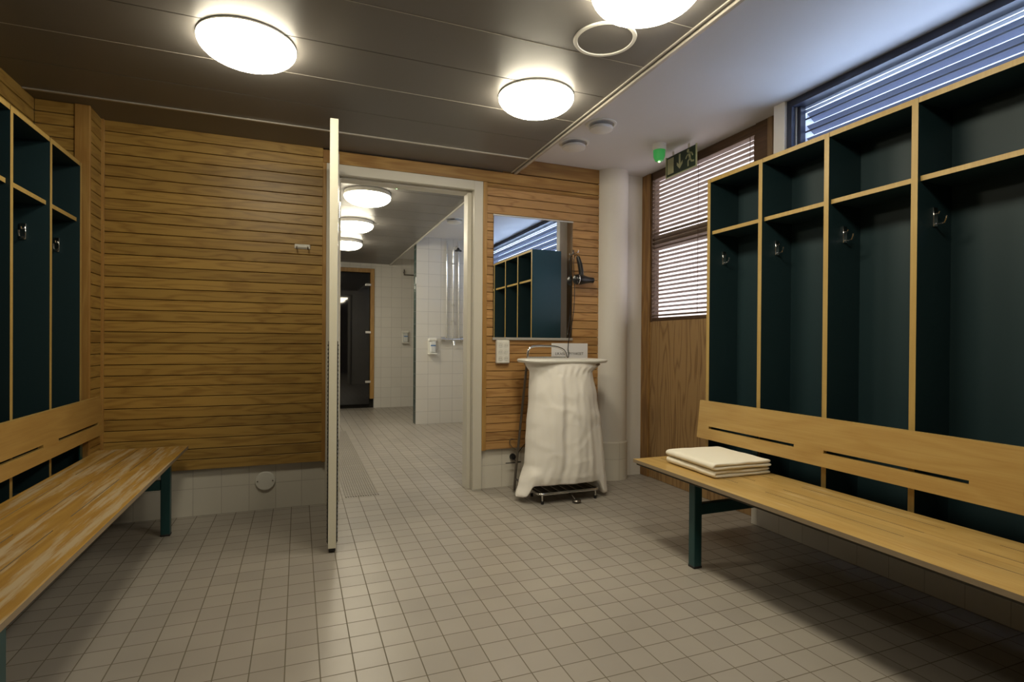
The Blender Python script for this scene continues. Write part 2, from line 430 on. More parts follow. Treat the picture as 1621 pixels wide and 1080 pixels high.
# ---- ceiling: metal planks, edge trims, white part
c = MB(); XT = 1.40
c.box(-1.36, XT-.01, YF, 3.60, ZC+.012, ZC+.05, 1)
ys = [3.195 - .31*k for k in range(0, 16)]
edges = [3.53] + ys
for a, b in zip(edges[:-1], edges[1:]):
    c.rbox(-1.36, XT-.02, max(b, YF)+.0015, a-.0015, ZC, ZC+.012, .0015, 0)
ceil = struct(c.build('ceiling', ['ceil_metal', 'joint_dark']))
c = MB()
c.rbox(-1.2, XT-.03, 3.19, 3.204, ZC-.006, ZC+.004, .001)
for y, t in ((2.575, .003), (1.955, .002), (1.645, .002)): c.box(-1.2, XT-.03, y-t/2, y+t/2, ZC-.001, ZC+.004)  # thin pale lines paint in the light caught on plank edges
c.build('joint_strip_glint', 'ceil_joint', ceil)
c = MB(); c.rbox(XT-.022, XT-.004, YF, 3.5, ZC-.012, ZC+.11, .002); c.rbox(XT-.045, XT-.036, YF, 3.5, ZC-.005, ZC+.004, .001)
c.build('edge_strip', 'ceil_joint', ceil)
c = MB(); c.box(XT-.02, 2.458, YF, 2.2, ZW, ZW+.06); c.box(XT-.02, 2.52, 2.2, 3.60, ZW, ZW+.06); c.box(-1.36, XT, YF, 3.6, 2.36, 2.42)
struct(c.build('ceiling', 'ceil_white'))

# ================================================================== door 1 (open, seen edge-on) and its frame
d1 = struct(empty('door_1', (.155, 3.5, 0)))
fr = MB(); FZ = 2.083
fr.rbox(FX1-.062, FX1, YB-.004, YB+.03, 0, FZ, .002); fr.rbox(FX0, FX0+.062, YB-.004, YB+.03, 0, FZ, .002)
fr.rbox(FX0+.06, FX1-.06, YB-.004, YB+.03, 2.022, FZ, .002)
fr.box(FX1-.062, FX1-.035, YB+.03, 3.66, 0, 2.06); fr.box(FX0+.035, FX0+.062, YB+.03, 3.66, 0, 2.06); fr.box(FX0+.035, FX1-.035, YB+.03, 3.66, 2.035, 2.06)
fr.rbox(FX1-.088, FX1-.06, YB+.06, 3.655, 0, 2.05, .002); fr.rbox(FX0+.06, FX0+.088, YB+.06, 3.655, 0, 2.05, .002); fr.rbox(FX0+.08, FX1-.08, YB+.06, 3.655, 2.014, 2.05, .002)
fr.build('door_frame', 'frame_paint', d1)
fr = MB(); fr.box(FX1-.063, FX1-.001, YB-.006, YB+.02, 0, .012); fr.build('frame_foot', 'alu', d1)
# leaf: hinge line near (.2, 3.49), free edge (.152, 2.71)
hin = Vector((.206, 3.485, 0)); fre = Vector((.1525, 2.695, 0)); dv = (hin-fre); LW = dv.length; dv.normalize(); nv = Vector((dv.y, -dv.x, 0))  # nv looks to +x (into the opening)
def leafP(u, v, z): return fre + dv*u + nv*v + Vector((0, 0, z))
def lbox(mb, u0, u1, v0, v1, z0, z1, mi=0):
    vs = [leafP(u, v, z) for z in (z0, z1) for u, v in ((u0, v0), (u1, v0), (u1, v1), (u0, v1))]
    mb.add(vs, [(0,3,2,1),(4,5,6,7),(0,1,5,4),(1,2,6,5),(2,3,7,6),(3,0,4,7)], mi)
l = MB(); lbox(l, 0, .012, -.018, .018, .022, 2.046); l.build('door_edge', 'door_white', d1)
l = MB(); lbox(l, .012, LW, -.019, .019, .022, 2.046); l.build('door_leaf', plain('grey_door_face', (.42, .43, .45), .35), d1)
l = MB(); lbox(l, .002, LW, -.015, .015, .008, .03); l.build('bottom_seal', 'rubber', d1)
for s_ in (1, -1):
    l = MB(); lbox(l, .004, LW-.04, s_*.019, s_*.0215, .045, 1.0)
    for k in range(48): lbox(l, .008, LW-.045, s_*.0215, s_*.0245, .05+k*.0197, .058+k*.0197)
    l.build('kick_plate', plain('dark_ribbed_plate', (.035, .035, .035), .5), d1)
for z in (.3, 1.75):
    l = MB(); l.tube([leafP(LW-.004, .022, z), leafP(LW-.004, .022, z+.1)], .008); l.build('hinge', 'chrome', d1)
l = MB(); lbox(l, .3, LW-.08, .019, .0225, 1.66, 1.98); l.build('glazing', 'frame_paint', d1)

# ================================================================== shower passage beyond
XS = 1.29
w = MB(); w.box(-.1, 0.12, 3.65, 9.1, 0, 2.4); struct(w.build('wall_passage_left', 'shower_y'))
w = MB(); w.box(1.06, 1.9, 8.4, 8.5, 0, 2.4); w.box(-.1, .30, 8.4, 8.5, 0, 2.4); w.box(.30, 1.06, 8.4, 8.5, 2.09, 2.4); w.box(1.9, 2.5, 8.4, 8.5, 0, 2.4); struct(w.build('wall_passage_end', 'shower_x'))
w = MB(); w.box(1.322, 2.38, 6.55, 6.70, 0, 2.4, 0, {'-x': 1}); struct(w.build('wall_partition', ['shower_x', 'dark_tile']))
w = MB(); w.rbox(1.312, 1.322, 6.54, 6.555, 1.70, 1.78, .002); w.build('clip', 'wplastic', bpy.data.objects['wall_partition'])
w = MB(); w.box(2.38, 2.46, 3.65, 8.5, 0, 1.75); w.box(2.38, 2.46, 3.65, 4.1, 1.75, 2.4); w.box(2.38, 2.46, 6.2, 8.5, 1.75, 2.4); w.box(2.38, 2.46, 4.1, 6.2, 2.22, 2.4)
struct(w.build('wall_passage_right', 'shower_y'))
c = MB(); c.box(-.1, XS, 3.66, 8.45, ZC+.012, ZC+.05, 1)
y = 3.66
while y < 8.4:
    c.rbox(-.1, XS-.01, y+.0015, min(y+.31, 8.4)-.0015, ZC, ZC+.012, .0015, 0); y += .31
cp = struct(c.build('ceiling', ['ceil_metal', 'joint_dark']))
c = MB(); c.rbox(XS-.012, XS+.004, 3.66, 8.4, ZC-.014, ZC+.11, .002); c.build('edge_strip', 'alu', cp)
c = MB(); c.box(XS-.02, 2.47, 3.6, 8.45, ZW, ZW+.05); c.box(-.1, XS, 3.6, 8.45, 2.36, 2.41); struct(c.build('ceiling', plain('white_shower_ceiling', (.75, .75, .76), .6)))
# unseen passage window, added to bring daylight in from the right
wn = struct(empty('added_window_2', (2.43, 5.15, 1.75)))
g = MB(); g.box(2.40, 2.43, 4.1, 4.14, 1.75, 2.22); g.box(2.40, 2.43, 6.16, 6.2, 1.75, 2.22); g.box(2.40, 2.43, 4.14, 6.16, 1.75, 1.79); g.box(2.40, 2.43, 4.14, 6.16, 2.18, 2.22); g.build('window_frame', 'win_frame', wn)
g = MB(); g.box(2.412, 2.418, 4.14, 6.16, 1.79, 2.18); g.build('pane', 'pale_glass', wn)

# sauna door with smoked glass
d3 = struct(empty('door_3', (.65, 8.4, 0)))
g = MB(); g.rbox(1.0, 1.06, 8.37, 8.44, .14, 2.09, .003); g.rbox(.30, .36, 8.37, 8.44, .14, 2.09, .003); g.rbox(.36, 1.0, 8.37, 8.44, 2.03, 2.09, .003); g.build('door_frame', 'trim_z', d3)
g = MB(); g.rbox(.37, .992, 8.385, 8.393, .06, 2.02, .001); g.build('glass_leaf', 'dark_glass', d3)
g = MB(); g.box(.30, 1.06, 8.45, 9.1, 0, 2.2); g.build('dark_interior', plain('dark_sauna_interior', (.01, .008, .006), .8), d3)
for z in (1.83, 1.12, .38):
    g = MB(); g.rbox(.93, 1.01, 8.36, 8.384, z, z+.035, .002); g.build('hinge', 'chrome', d3)

# ================================================================== exit door with slatted glazing (right, behind the lockers)
d2 = struct(empty('door_2', (2.45, 2.9, 0)))
Y0, Y1 = 2.30, 3.55
g = MB(); g.rbox(XE-.01, XE+.08, 3.425, 3.545, 0, ZW, .003); g.build('door_post', wood('post_pine', (.36, .2, .06), (.2, .1, .03), 'Z', .5, strength=.5), d2)
g = MB(); g.rbox(XE-.01, XE+.06, 2.206, 2.292, .27, ZW, .003); g.rbox(XE-.01, XE+.06, 2.295, 2.332, .27, ZW, .003); g.build('door_post', 'brown_post', d2)
g = MB(); g.rbox(XE-.008, XE+.05, 2.331, 2.418, .27, ZW, .003); g.rbox(XE+.002, XE+.06, 2.416, 2.44, 1.16, ZW, .003); g.rbox(XE, XE+.06, 3.402, 3.423, 1.16, ZW, .003); g.rbox(XE, XE+.06, 2.35, 3.423, 2.21, ZW, .003)
g.build('sash_frame', 'dark_wood', d2)
g = MB(); g.rbox(XE, XE+.05, 2.42, 3.405, 1.165, 1.19, .003); g.build('sill_rail', 'dark_wood', d2)
g = MB(); g.rbox(XE+.004, XE+.05, 2.325, 3.43, 0, 1.168, .002); g.build('door_panel', 'ply', d2)
g = MB(); g.rbox(XE+.022, XE+.05, 2.42, 3.41, 1.705, 1.80, .002); g.build('mid_rail', plain('brown_mid_rail', (.10, .065, .05), .5), d2)
def slat(mb, z, x=XE+.01, w_=.025, tilt=-23, t=.003):
    a = math.radians(tilt); dx, dz = math.cos(a)*w_/2, math.sin(a)*w_/2; nx, nz = -math.sin(a)*t/2, math.cos(a)*t/2
    P = [(x-dx-nx, z-dz-nz), (x+dx-nx, z+dz-nz), (x+dx+nx, z+dz+nz), (x-dx+nx, z-dz+nz)]
    vs = [(p[0], yy, p[1]) for yy in (2.43, 3.402) for p in P]
    mb.add(vs, [(0,1,2,3),(7,6,5,4),(0,4,5,1),(1,5,6,2),(2,6,7,3),(3,7,4,0)])
g = MB(); k = 0; z = 1.207
while z < 2.205: slat(g, z); z += .0302
g.build('blind_slats', 'slat', d2)
for y in (3.37, 2.9, 2.46):
    g = MB(); g.tube([(XE-.004, y, 1.2), (XE-.004, y, 2.23)], .0015, 6); g.build('blind_cord', 'dark_wood', d2)
g = MB(); g.box(XE+.035, XE+.039, 2.42, 3.41, 1.19, 1.71); g.box(XE+.035, XE+.039, 2.42, 3.41, 1.79, 2.225); g.build('pane', 'tint_glass', d2)

# ================================================================== high louvred window
w1 = struct(empty('window_1', (2.42, .5, SILL)))
g = MB()
g.box(2.375, 2.45, WIN_Y0, WIN_Y1, HEAD-.012, ZW); g.box(2.375, 2.45, WIN_Y0, WIN_Y1, SILL, SILL+.05)
g.box(2.375, 2.40, WIN_Y1-.03, WIN_Y1, SILL+.05, HEAD-.012); g.box(2.415, 2.45, WIN_Y1-.05, WIN_Y1, SILL+.05, HEAD-.012); g.box(2.375, 2.45, WIN_Y0, WIN_Y0+.05, SILL+.05, HEAD-.012)
g.build('window_frame', 'win_frame', w1)
g = MB(); g.rbox(2.403, 2.412, WIN_Y1-.034, WIN_Y1-.022, SILL+.05, HEAD-.012, .001); g.build('side_rail', 'alu', w1)
g = MB(); g.box(2.428, 2.432, WIN_Y0+.04, WIN_Y1-.04, SILL+.04, HEAD-.01); g.build('pane', 'glass', w1)
g = MB(); g.box(2.45, 2.75, WIN_Y1-.02, WIN_Y1+.05, 1.6, 2.3); g.box(2.45, 2.48, WIN_Y0, WIN_Y1, 1.6, SILL+.03); g.build('outer_reveal', 'reveal', w1)
g = MB(); g.box(2.44, 2.47, WIN_Y0, WIN_Y1, 2.232, 2.236); g.box(2.44, 2.47, WIN_Y0, WIN_Y1, 2.212, 2.215); g.build('head_wires', 'win_frame', w1)
g = MB()
for z in (2.172, 2.106, 2.04, 1.974, 1.908): g.rbox(2.452, 2.457, WIN_Y0, WIN_Y1-.02, z-.004, z+.004, .001)
g.build('glazing_bars', 'win_frame', w1)
for k in range(6):
    zt = 2.219-.066*k; g = MB()
    P = [(2.495, zt), (2.498, zt+.004), (2.5510, zt-.0335), (2.5480, zt-.0375)]
    g.add([(p[0], yy, p[1]) for yy in (WIN_Y0-.3, WIN_Y1-.018) for p in P], [(0,1,2,3),(7,6,5,4),(0,4,5,1),(1,5,6,2),(2,6,7,3),(3,7,4,0)])
    g.build('louvre_blade', 'blade', w1)

# ================================================================== lockers
def coat_hook(parent, x, y, z, side):
    """chrome plate with a curled prong on a panel face looking -y"""
    h = MB(); h.rbox(x-.011, x+.011, y-.0055, y, z-.034, z+.034, .0015)
    h.tube([(x, y-.003, z-.024), (x, y-.02, z-.028), (x, y-.034, z-.024), (x, y-.040, z-.008), (x, y-.040, z-.002)], .0036, 8)
    h.tube([(x, y-.003, z+.012), (x, y-.014, z+.010), (x, y-.018, z+.018)], .003, 8)
    h.lathe([(.0, -.005), (.004, -.005), (.004, -.003)], (x, y, z+.026), 'Y', 10)
    h.lathe([(.0, -.005), (.004, -.005), (.004, -.003)], (x, y, z-.006), 'Y', 10)
    return h.build('coat_hook', 'chrome', parent)

def lockers(name, loc, xf, sgn, ytop, pitch, bays, depth, side_depth, zb=.325, zt=1.871, shelf=1.578, label=''):
    """sgn = +1: cabinet body extends towards +x from its front at xf"""
    root = empty(name, loc)
    fside = '-x' if sgn > 0 else '+x'
    def X(a): return xf + sgn*a
    def bx(mb, a0, a1, y0, y1, z0, z1, front=True, mi=0):
        xa, xb = sorted((X(a0), X(a1)))
        mb.box(xa, xb, y0, y1, z0, z1, mi, {fside: 1} if front else None)
    T = .022; yb = ytop - pitch*bays - T
    for k in range(bays+1):
        ya = ytop - k*pitch
        nm = 'side_panel' if k in (0, bays) else 'divider'
        p = MB(); bx(p, 0, side_depth if k == 0 else depth, ya-T, ya, zb, zt-.001)
        if k == 0:
            p.m = [2 if (m_ == 0 and i == 4) else m_ for i, m_ in enumerate(p.m)]     # +y outer face takes the lighter blue that paints in daylight
        p.build(nm, ['teal', 'edge', 'lit_teal_side'], root)
        if k < bays:
            p = MB(); bx(p, .001, depth, ya-pitch+.0005, ya-T-.0005, zt-.02, zt); p.build('top_board', ['teal', 'edge'], root)
            p = MB(); bx(p, .014, depth-.008, ya-pitch+.0005, ya-T-.0005, shelf, shelf+.018); p.build('shelf', ['teal', 'edge'], root)
            p = MB(); bx(p, .002, depth, ya-pitch+.0005, ya-T-.0005, zb, zb+.02); p.build('bottom_board', ['teal', 'edge'], root)
            coat_hook(root, X(.092), ya-T, 1.458, sgn)
    p = MB(); bx(p, depth-.008, depth, yb+T+.001, ytop-T-.001, zb+.02, zt-.02, False); p.build('back_panel', 'teal', root)
    return root
r = lockers('open_locker', (2.1, 1.1, .325), 2.02, 1, 2.322, .345, 7, .195, .30)
tag(r, 'open dark teal lockers under the high louvred window, behind the bench with towels', 'locker')
r = lockers('open_locker', (-1.09, 2.3, .325), -1.0, -1, 3.29, .348, 5, .19, .19)
tag(r, 'row of open dark teal lockers behind the worn bench, against the left wooden wall', 'locker')

# ================================================================== benches
def bench(loc, sgn, xs0, xs1, y0, y1, mat_seat, slots_s, rows, slots_b, legs, xb0, xb1):
    root = empty('bench', loc)
    lo, hi = sorted((xs0, xs1))
    s = MB(); holes = [(r_-.002, r_+.002, a, b) for r_ in rows for a, b in slots_s]
    panel_holes(s, lo, hi, y0, y1, holes, lambda u, v, w: (u, v, .404+w), .016, 0, 1)
    s.build('seat', [mat_seat, 'seat_edge'], root)
    s = MB(); s.rbox(lo+.012, hi-.012, y0+.01, y1-.01, .392, .4035, .002); s.build('seat_underlay', plain('dark_underlay', (.05, .045, .035), .7), root)
    b = MB(); za, zb_ = .508, .702; t = .018
    def P(u, v, w):
        k = (v-za)/(zb_-za); return (xb0+(xb1-xb0)*k + sgn*w, u, v)
    panel_holes(b, y0, y1, za, zb_, [(a, c_, .562, .575) for a, c_ in slots_b], P, t, 0, 1)
    b.build('backrest', ['birch_y' if mat_seat == 'seat_r' else M['worn_back'], 'edge'], root)
    for y in legs:
        l = MB(); xa = xs0 + sgn*(.07 if sgn > 0 else .045); l.rbox(min(xa, xa+sgn*.042), max(xa, xa+sgn*.042), y-.02, y+.02, .008, .391, .003); l.build('leg', 'steel_teal', root)
        l = MB(); l.rbox(min(xa, xa+sgn*.042)-.001, max(xa, xa+sgn*.042)+.001, y-.021, y+.021, 0, .01, .002); l.build('foot_cap', 'rubber', root)
        a = MB(); xe = xb0 + sgn*.022; u0, u1 = sorted((xa+sgn*.042, xe+sgn*.02)); a.rbox(u0, u1, y-.015, y+.015, .235, .285, .003); a.build('cross_bar', 'steel_teal', root)
        u0, u1 = sorted((xb1+sgn*.02, xb1+sgn*.0245))
        a = MB(); a.box(u0, u1, y-.015, y+.015, .25, .68); a.build('back_upright', 'steel_teal', root)
    return root
M['worn_back'] = wood('dull_birch_backrest', (.46, .29, .09), (.35, .20, .055), 'Y', .42, None, 1., .4, contrast=(.2, .8))
r = bench((1.79, 1.1, 0), 1, 1.568, 1.985, -.12, 2.322, 'seat_r', [(1.77, 2.29), (1.10, 1.627), (.43, .955)], (1.711, 1.805, 1.905), [(1.722, 2.24), (1.07, 1.581), (.41, .93)], (1.967, .2), 1.962, 1.982)
# bench seat runs under the backrest
tag(r, 'pale birch bench with slotted backrest and folded towels lying on its seat', 'bench')
r = bench((-.77, 2.3, 0), -1, -.560, -.972, 1.22, 3.435, 'worn_y', [(2.85, 3.39), (2.18, 2.70), (1.5, 2.04)], (-.69, -.785, -.885), [(2.87, 3.37), (2.22, 2.72), (1.56, 2.07)], (3.235, 1.525), -.945, -.962)
tag(r, 'worn wooden bench with scuffed seat and slotted backrest, in front of the left lockers', 'bench')

# ================================================================== towels
def towel(loc, rot, lx, ly, h0, seed, label):
    """folded towel: two layers joined by a rounded fold on the -x side, local base at z=0"""
    root = None
    t = .0155; th = t/2; segs = []
    n = 16
    cl = [(lx/2 - lx*i/n, th) for i in range(n+1)]
    R = t*.55
    cl += [(-lx/2 - R*math.sin(a), th+R-R*math.cos(a)) for a in (PI*.25, PI*.5, PI*.75)]
    cl += [(-lx/2 + lx*i/n*.985, th+2*R) for i in range(n+1)]
    prof_o, prof_i = [], []
    for i, (x, z) in enumerate(cl):
        a = cl[max(i-1, 0)]; b = cl[min(i+1, len(cl)-1)]
        tx, tz = b[0]-a[0], b[1]-a[1]; L = math.hypot(tx, tz); nx, nz = -tz/L, tx/L
        wth = th*(.75 if i in (0, len(cl)-1) else 1.)
        prof_o.append((x-nx*wth, z-nz*wth)); prof_i.append((x+nx*wth*.86, z+nz*wth*.86))
    loop = prof_o + prof_i[::-1]; m = 22; K = len(loop); vs = []
    for j in range(m+1):
        y = -ly/2 + ly*j/m
        ends = min(j, m-j); sh = (1., .985, .995)[0]
        for (x, z) in loop:
            zz = z
            e = .35 if ends == 0 else 1.
            # small waves
            dz = noise.noise(Vector((x*7+seed, y*7, z*30)))*.004*(z/.03) + noise.noise(Vector((x*20, y*20+seed, 0)))*.0012
            dx = noise.noise(Vector((seed, y*12, z*20)))*.004
            dy = noise.noise(Vector((x*10, seed*3, z*60)))*.006*(1 if j in (0, m) else .3)
            zz = max(z+dz, .0005)
            vs.append((x+dx, y+dy, zz))
    fs = []
    for j in range(m):
        for k in range(K): fs.append((j*K+k, j*K+(k+1)%K, (j+1)*K+(k+1)%K, (j+1)*K+k))
    # end strips: quads between outer and inner profile
    N = len(cl)
    for j in (0, m):
        for k in range(N-1): fs.append((j*K+k, j*K+k+1, j*K+K-2-k, j*K+K-1-k))
    mb = MB(); mb.add(vs, fs, 0, True)
    o = mb.build('folded_towel', 'towel'); o.location = loc; o.rotation_euler = (0, 0, math.radians(rot))
    md = o.modifiers.new('soft', 'SUBSURF'); md.levels = 1; md.render_levels = 2
    return tag(o, label, 'towel', 'folded towels stacked on the right bench')
towel((1.83, 2.02, .4205), -2, .30, .345, 0, 3.1, 'cream white folded towel lying directly on the bench seat, bottom of the two')
towel((1.826, 2.015, .4550), -3, .305, .35, .03, 8.7, 'cream white folded towel on top of the other towel on the bench')

# ================================================================== ceiling lamps
def lamp(loc, label, group, cat='lamp', drop=0.):
    root = empty('ceiling_lamp', loc); x, y, z = loc
    m = MB(); R_ = .175
    m.lathe([(0.001, -.0005-drop*0), (R_-.002, -.0005), (R_+.002, -.002), (R_+.003, -.009-drop), (R_-.004, -.011-drop)], (loc[0], loc[1], loc[2]), n=48); m.build('base_ring', 'wplastic', root)
    prof = [(R_*.96, -.006-drop), (R_+.003, -.0115-drop)]
    for k in range(1, 13):
        a = k/12*PI/2; prof.append((max((R_+.003)*math.cos(a)**.85, .001), -.0115-drop-.0695*math.sin(a)))
    m = MB(); m.lathe(prof, loc, n=56); m.build('glass_dome', 'lamp', root)
    return tag(root, label, cat, group)
G = 'round opal ceiling lamps'
L1 = lamp((-.19, 2.375, ZC), 'round glowing ceiling lamp on its own over the left side of the room', G)
def more(loc, label):
    r = copy_thing(L1, loc); r['label'] = label; return r
more((1.045, 2.375, ZC), 'round glowing ceiling lamp on the metal ceiling, between ceiling edge strip and the wall mirror')
more((1.055, 1.51, ZC), 'round glowing ceiling lamp at the top edge of the photo, partly over the white ring')
L4 = lamp((.50, 4.40, ZC), 'round glowing lamp in the shower passage, nearest to the doorway', G, drop=.024)
def more4(loc, label):
    r = copy_thing(L4, loc); r['label'] = label; return r
more((1.055, .645, ZC), 'added round ceiling lamp out of view, brightens the near end of the right bench')  # unseen lamp, added to light the foreground and near bench end
#(.50, 4.38, ZC), 'round glowing lamp in the shower passage, nearest to the doorway')
more4((.505, 5.52, ZC), 'round glowing lamp in the shower passage, second from the doorway')
more4((.515, 6.62, ZC), 'round glowing lamp in the shower passage, farthest from the doorway')

# round white ring in the metal ceiling
m = MB(); m.lathe([(.104, -.001), (.106, -.006), (.118, -.006), (.121, -.001)], (1.092, 1.83, ZC), n=56)
root = empty('ceiling_speaker', (1.092, 1.83, ZC)); m.build('ring', 'wplastic', root)
m = MB(); m.lathe([(.0005, -.0025), (.1045, -.0025)], (1.092, 1.83, ZC), n=56); m.build('grille', 'ceil_metal', root)
tag(root, 'flat round grille with a white ring in the grey metal ceiling', 'speaker')

def air_valve(loc, label, r0=.078, name='ceiling_air_valve'):
    root = empty(name, loc)
    m = MB(); m.lathe([(r0+.018, 0), (r0+.017, -.004), (r0+.004, -.006), (r0-.004, -.001)], loc, n=40); m.build('collar', 'wplastic', root)
    m = MB(); m.lathe([(r0-.010, -.018), (r0-.004, -.022), (r0-.006, -.034), (r0*.7, -.040), (.001, -.042)], loc, n=40)
    m.lathe([(.02, 0), (.02, -.02)], loc, n=16); m.lathe([(r0-.010, -.018), (.001, -.018)], loc, n=40); m.build('disc', 'wplastic', root)
    return tag(root, label, 'air valve', 'round white air valves in the ceiling')
air_valve((1.625, 3.09, ZW), 'white round air valve in the white ceiling, the one nearer the back wall')
air_valve((1.63, 2.765, ZW), 'white round air valve in the white ceiling, the one farther from the back wall', .072)
air_valve((1.50, 5.49, ZW), 'white round air valve in the shower ceiling, left of the pipes', .08)
air_valve((1.475, 4.74, ZW), 'white round air valve in the shower ceiling, half hidden by the door frame', .08)

def green_light(loc, label, s=1.):
    root = empty('ceiling_emergency_light', loc)
    m = MB(); m.lathe([(.042*s, 0), (.043*s, -.04*s), (.0005, -.04*s)], loc, n=28); m.build('base', 'wplastic', root)
    m = MB(); m.lathe([(.038*s, -.0405*s), (.036*s, -.08*s), (.026*s, -.105*s), (.0005, -.11*s)], loc, n=28); m.build('green_cover', 'green_lit', root)
    m = MB(); m.lathe([(.0005, -.116*s), (.007*s, -.114*s), (.007*s, -.109*s)], loc, n=12); m.build('indicator', 'green_core', root)
    return tag(root, label, 'emergency light', 'green emergency lights')
green_light((2.135, 2.90, ZW), 'green glowing emergency light on the white ceiling beside the exit sign')
green_light((.655, 3.97, ZC), 'green glowing emergency light on the ceiling just inside the shower passage', .62)

# ================================================================== exit sign (hangs parallel to the right wall)
sr = empty('exit_sign', (2.30, 2.9, 2.11)); SX = 2.30; YA, YC = 3.042, 2.752; ZA, ZB_ = 2.113, 2.245
m = MB(); m.rbox(SX, SX+.004, YC, YA, ZA, ZB_, .001); m.build('sign_board', 'sign_green', sr)
m = MB(); e = .006
m.box(SX-.003, SX+.006, YC-e, YA+e, ZA-e, ZA); m.box(SX-.003, SX+.006, YC-e, YC, ZA, ZB_+.004); m.box(SX-.003, SX+.006, YA, YA+e, ZA, ZB_+.004); m.build('sign_edge', 'sign_edge', sr)
for ya_ in (YC+.06, YA-.075):
    m = MB(); m.box(SX, SX+.004, ya_, ya_+.015, ZB_-.002, ZW); m.build('bracket', 'alu', sr)
SP = lambda u, v, w: (SX-.0004-w, YA-u, ZA+v)
m = MB(); m.poly([(.012, .016), (.075, .016), (.075, .118), (.012, .118)], SP, .001)
m.build('door_symbol', 'sign_cream', sr)
m = MB(); m.poly([(.128, .12), (.128, .055), (.108, .072), (.108, .052), (.136, .024), (.164, .052), (.164, .072), (.144, .055), (.144, .12)], SP, .001); m.build('arrow_symbol', 'sign_cream', sr)
m = MB()
def limb(pts, r):
    for (a, b) in zip(pts[:-1], pts[1:]):
        d = Vector((b[0]-a[0], b[1]-a[1])).normalized(); n_ = Vector((-d.y, d.x))*r
        m.poly([(a[0]+n_.x-d.x*r*.5, a[1]+n_.y-d.y*r*.5), (b[0]+n_.x+d.x*r*.5, b[1]+n_.y+d.y*r*.5), (b[0]-n_.x+d.x*r*.5, b[1]-n_.y+d.y*r*.5), (a[0]-n_.x-d.x*r*.5, a[1]-n_.y-d.y*r*.5)], SP, .001)
m.poly([(.217+.011*math.cos(a*PI/8), .113+.011*math.sin(a*PI/8)) for a in range(16)], SP, .001)
limb([(.228, .098), (.236, .062)], .009)
limb([(.228, .096), (.207, .085), (.196, .070)], .0045)
limb([(.232, .097), (.252, .092), (.262, .074)], .0045)
limb([(.236, .062), (.218, .046), (.219, .018)], .0055)
limb([(.236, .062), (.250, .040), (.272, .036)], .0055)
m.build('running_figure', 'sign_cream', sr)
tag(sr, 'dark green exit sign with door, arrow and running figure, hanging in front of the blinds', 'sign')

# ================================================================== mirror
mr = empty('wall_mirror', (1.53, 3.48, 1.02)); MX0, MX1, MZ0, MZ1 = 1.229, 1.829, 1.028, 1.864
m = MB(); m.box(MX0, MX1, 3.4885, 3.4925, MZ0, MZ1); m.build('glass', 'mirror', mr)
m = MB(); m.box(MX0, MX1, 3.4926, 3.4985, MZ0, MZ1); m.build('backing_board', 'bplastic', mr)
m = MB(); m.rbox(MX0-.004, MX1+.004, 3.482, 3.4985, MZ0-.012, MZ0+.006, .002); m.build('rail', 'alu', mr)
m = MB(); m.rbox(MX0-.004, MX1+.004, 3.484, 3.4985, MZ1-.004, MZ1+.007, .002)
m.build('rail', 'alu', mr)
tag(mr, 'rectangular frameless wall mirror with aluminium rails on the wooden wall over the laundry stand', 'mirror')

# ================================================================== double power socket
sk = empty('wall_socket', (1.296, 3.5, .86))
m = MB(); m.rbox(1.249, 1.343, 3.465, 3.4995, .857, 1.015, .006); m.build('housing', 'wplastic', sk)
for dz in (.036, .08, .124):
    for dx in (-.021, .021):
        cx_, cz_ = 1.296+dx, .857+dz-.001
        m = MB(); m.lathe([(.0175, -.0015), (.017, .001), (.0155, .001), (.015, -.0012), (.0005, -.0012)], (cx_, 3.4648, cz_), 'Y', 20)
        for e_ in (-.006, .006): m.box(cx_+e_-.0016, cx_+e_+.0016, 3.4630, 3.466, cz_-.0016, cz_+.0016, 1)
        m.build('outlet', ['grey_plastic', 'ink'], sk)
tag(sk, 'white multi-outlet wall socket below the left corner of the mirror', 'socket')

# ================================================================== paper notice
pn = empty('paper_notice', (1.815, 3.49, .89))
m = MB(); m.box(1.672, 1.963, 3.4975, 3.4985, .888, .997); m.build('sheet', 'paper', pn)
def text(body, loc, size, rot, mat, parent, name, sx=1.):
    cu = bpy.data.curves.new(name, 'FONT'); cu.body = body; cu.size = size; cu.extrude = .0002; cu.align_x = 'CENTER'; cu.align_y = 'CENTER'
    o = bpy.data.objects.new(name, cu); COL.objects.link(o)
    o.location = loc; o.rotation_euler = rot; o.scale = (sx, 1, 1)
    dg = bpy.context.evaluated_depsgraph_get(); me = bpy.data.meshes.new_from_object(o.evaluated_get(dg))
    mw = Matrix.LocRotScale(Vector(loc), __import__('mathutils').Euler(rot), Vector((sx, 1, 1)))
    me.transform(mw); bpy.data.objects.remove(o); bpy.data.curves.remove(cu)
    me.materials.clear(); me.materials.append(M[mat]); p = bpy.data.objects.new(name, me); COL.objects.link(p)
    p.parent = parent; p.matrix_parent_inverse = Matrix.Translation(parent.location).inverted()
    return p
text('LIKAISET PYYHKEET', (1.815, 3.4972, .921), .027, (PI/2, 0, 0), 'ink', pn, 'notice_text', .95)
tag(pn, 'white paper notice with black capital letters on the wood behind the laundry stand', 'notice')

# ================================================================== hair dryer with cord
hd = empty('hair_dryer', (1.87, 3.44, 1.45))
m = MB()
def ovaltube(mb, pts, rx, ry, n=18):
    mb.tube(pts, rx, n)
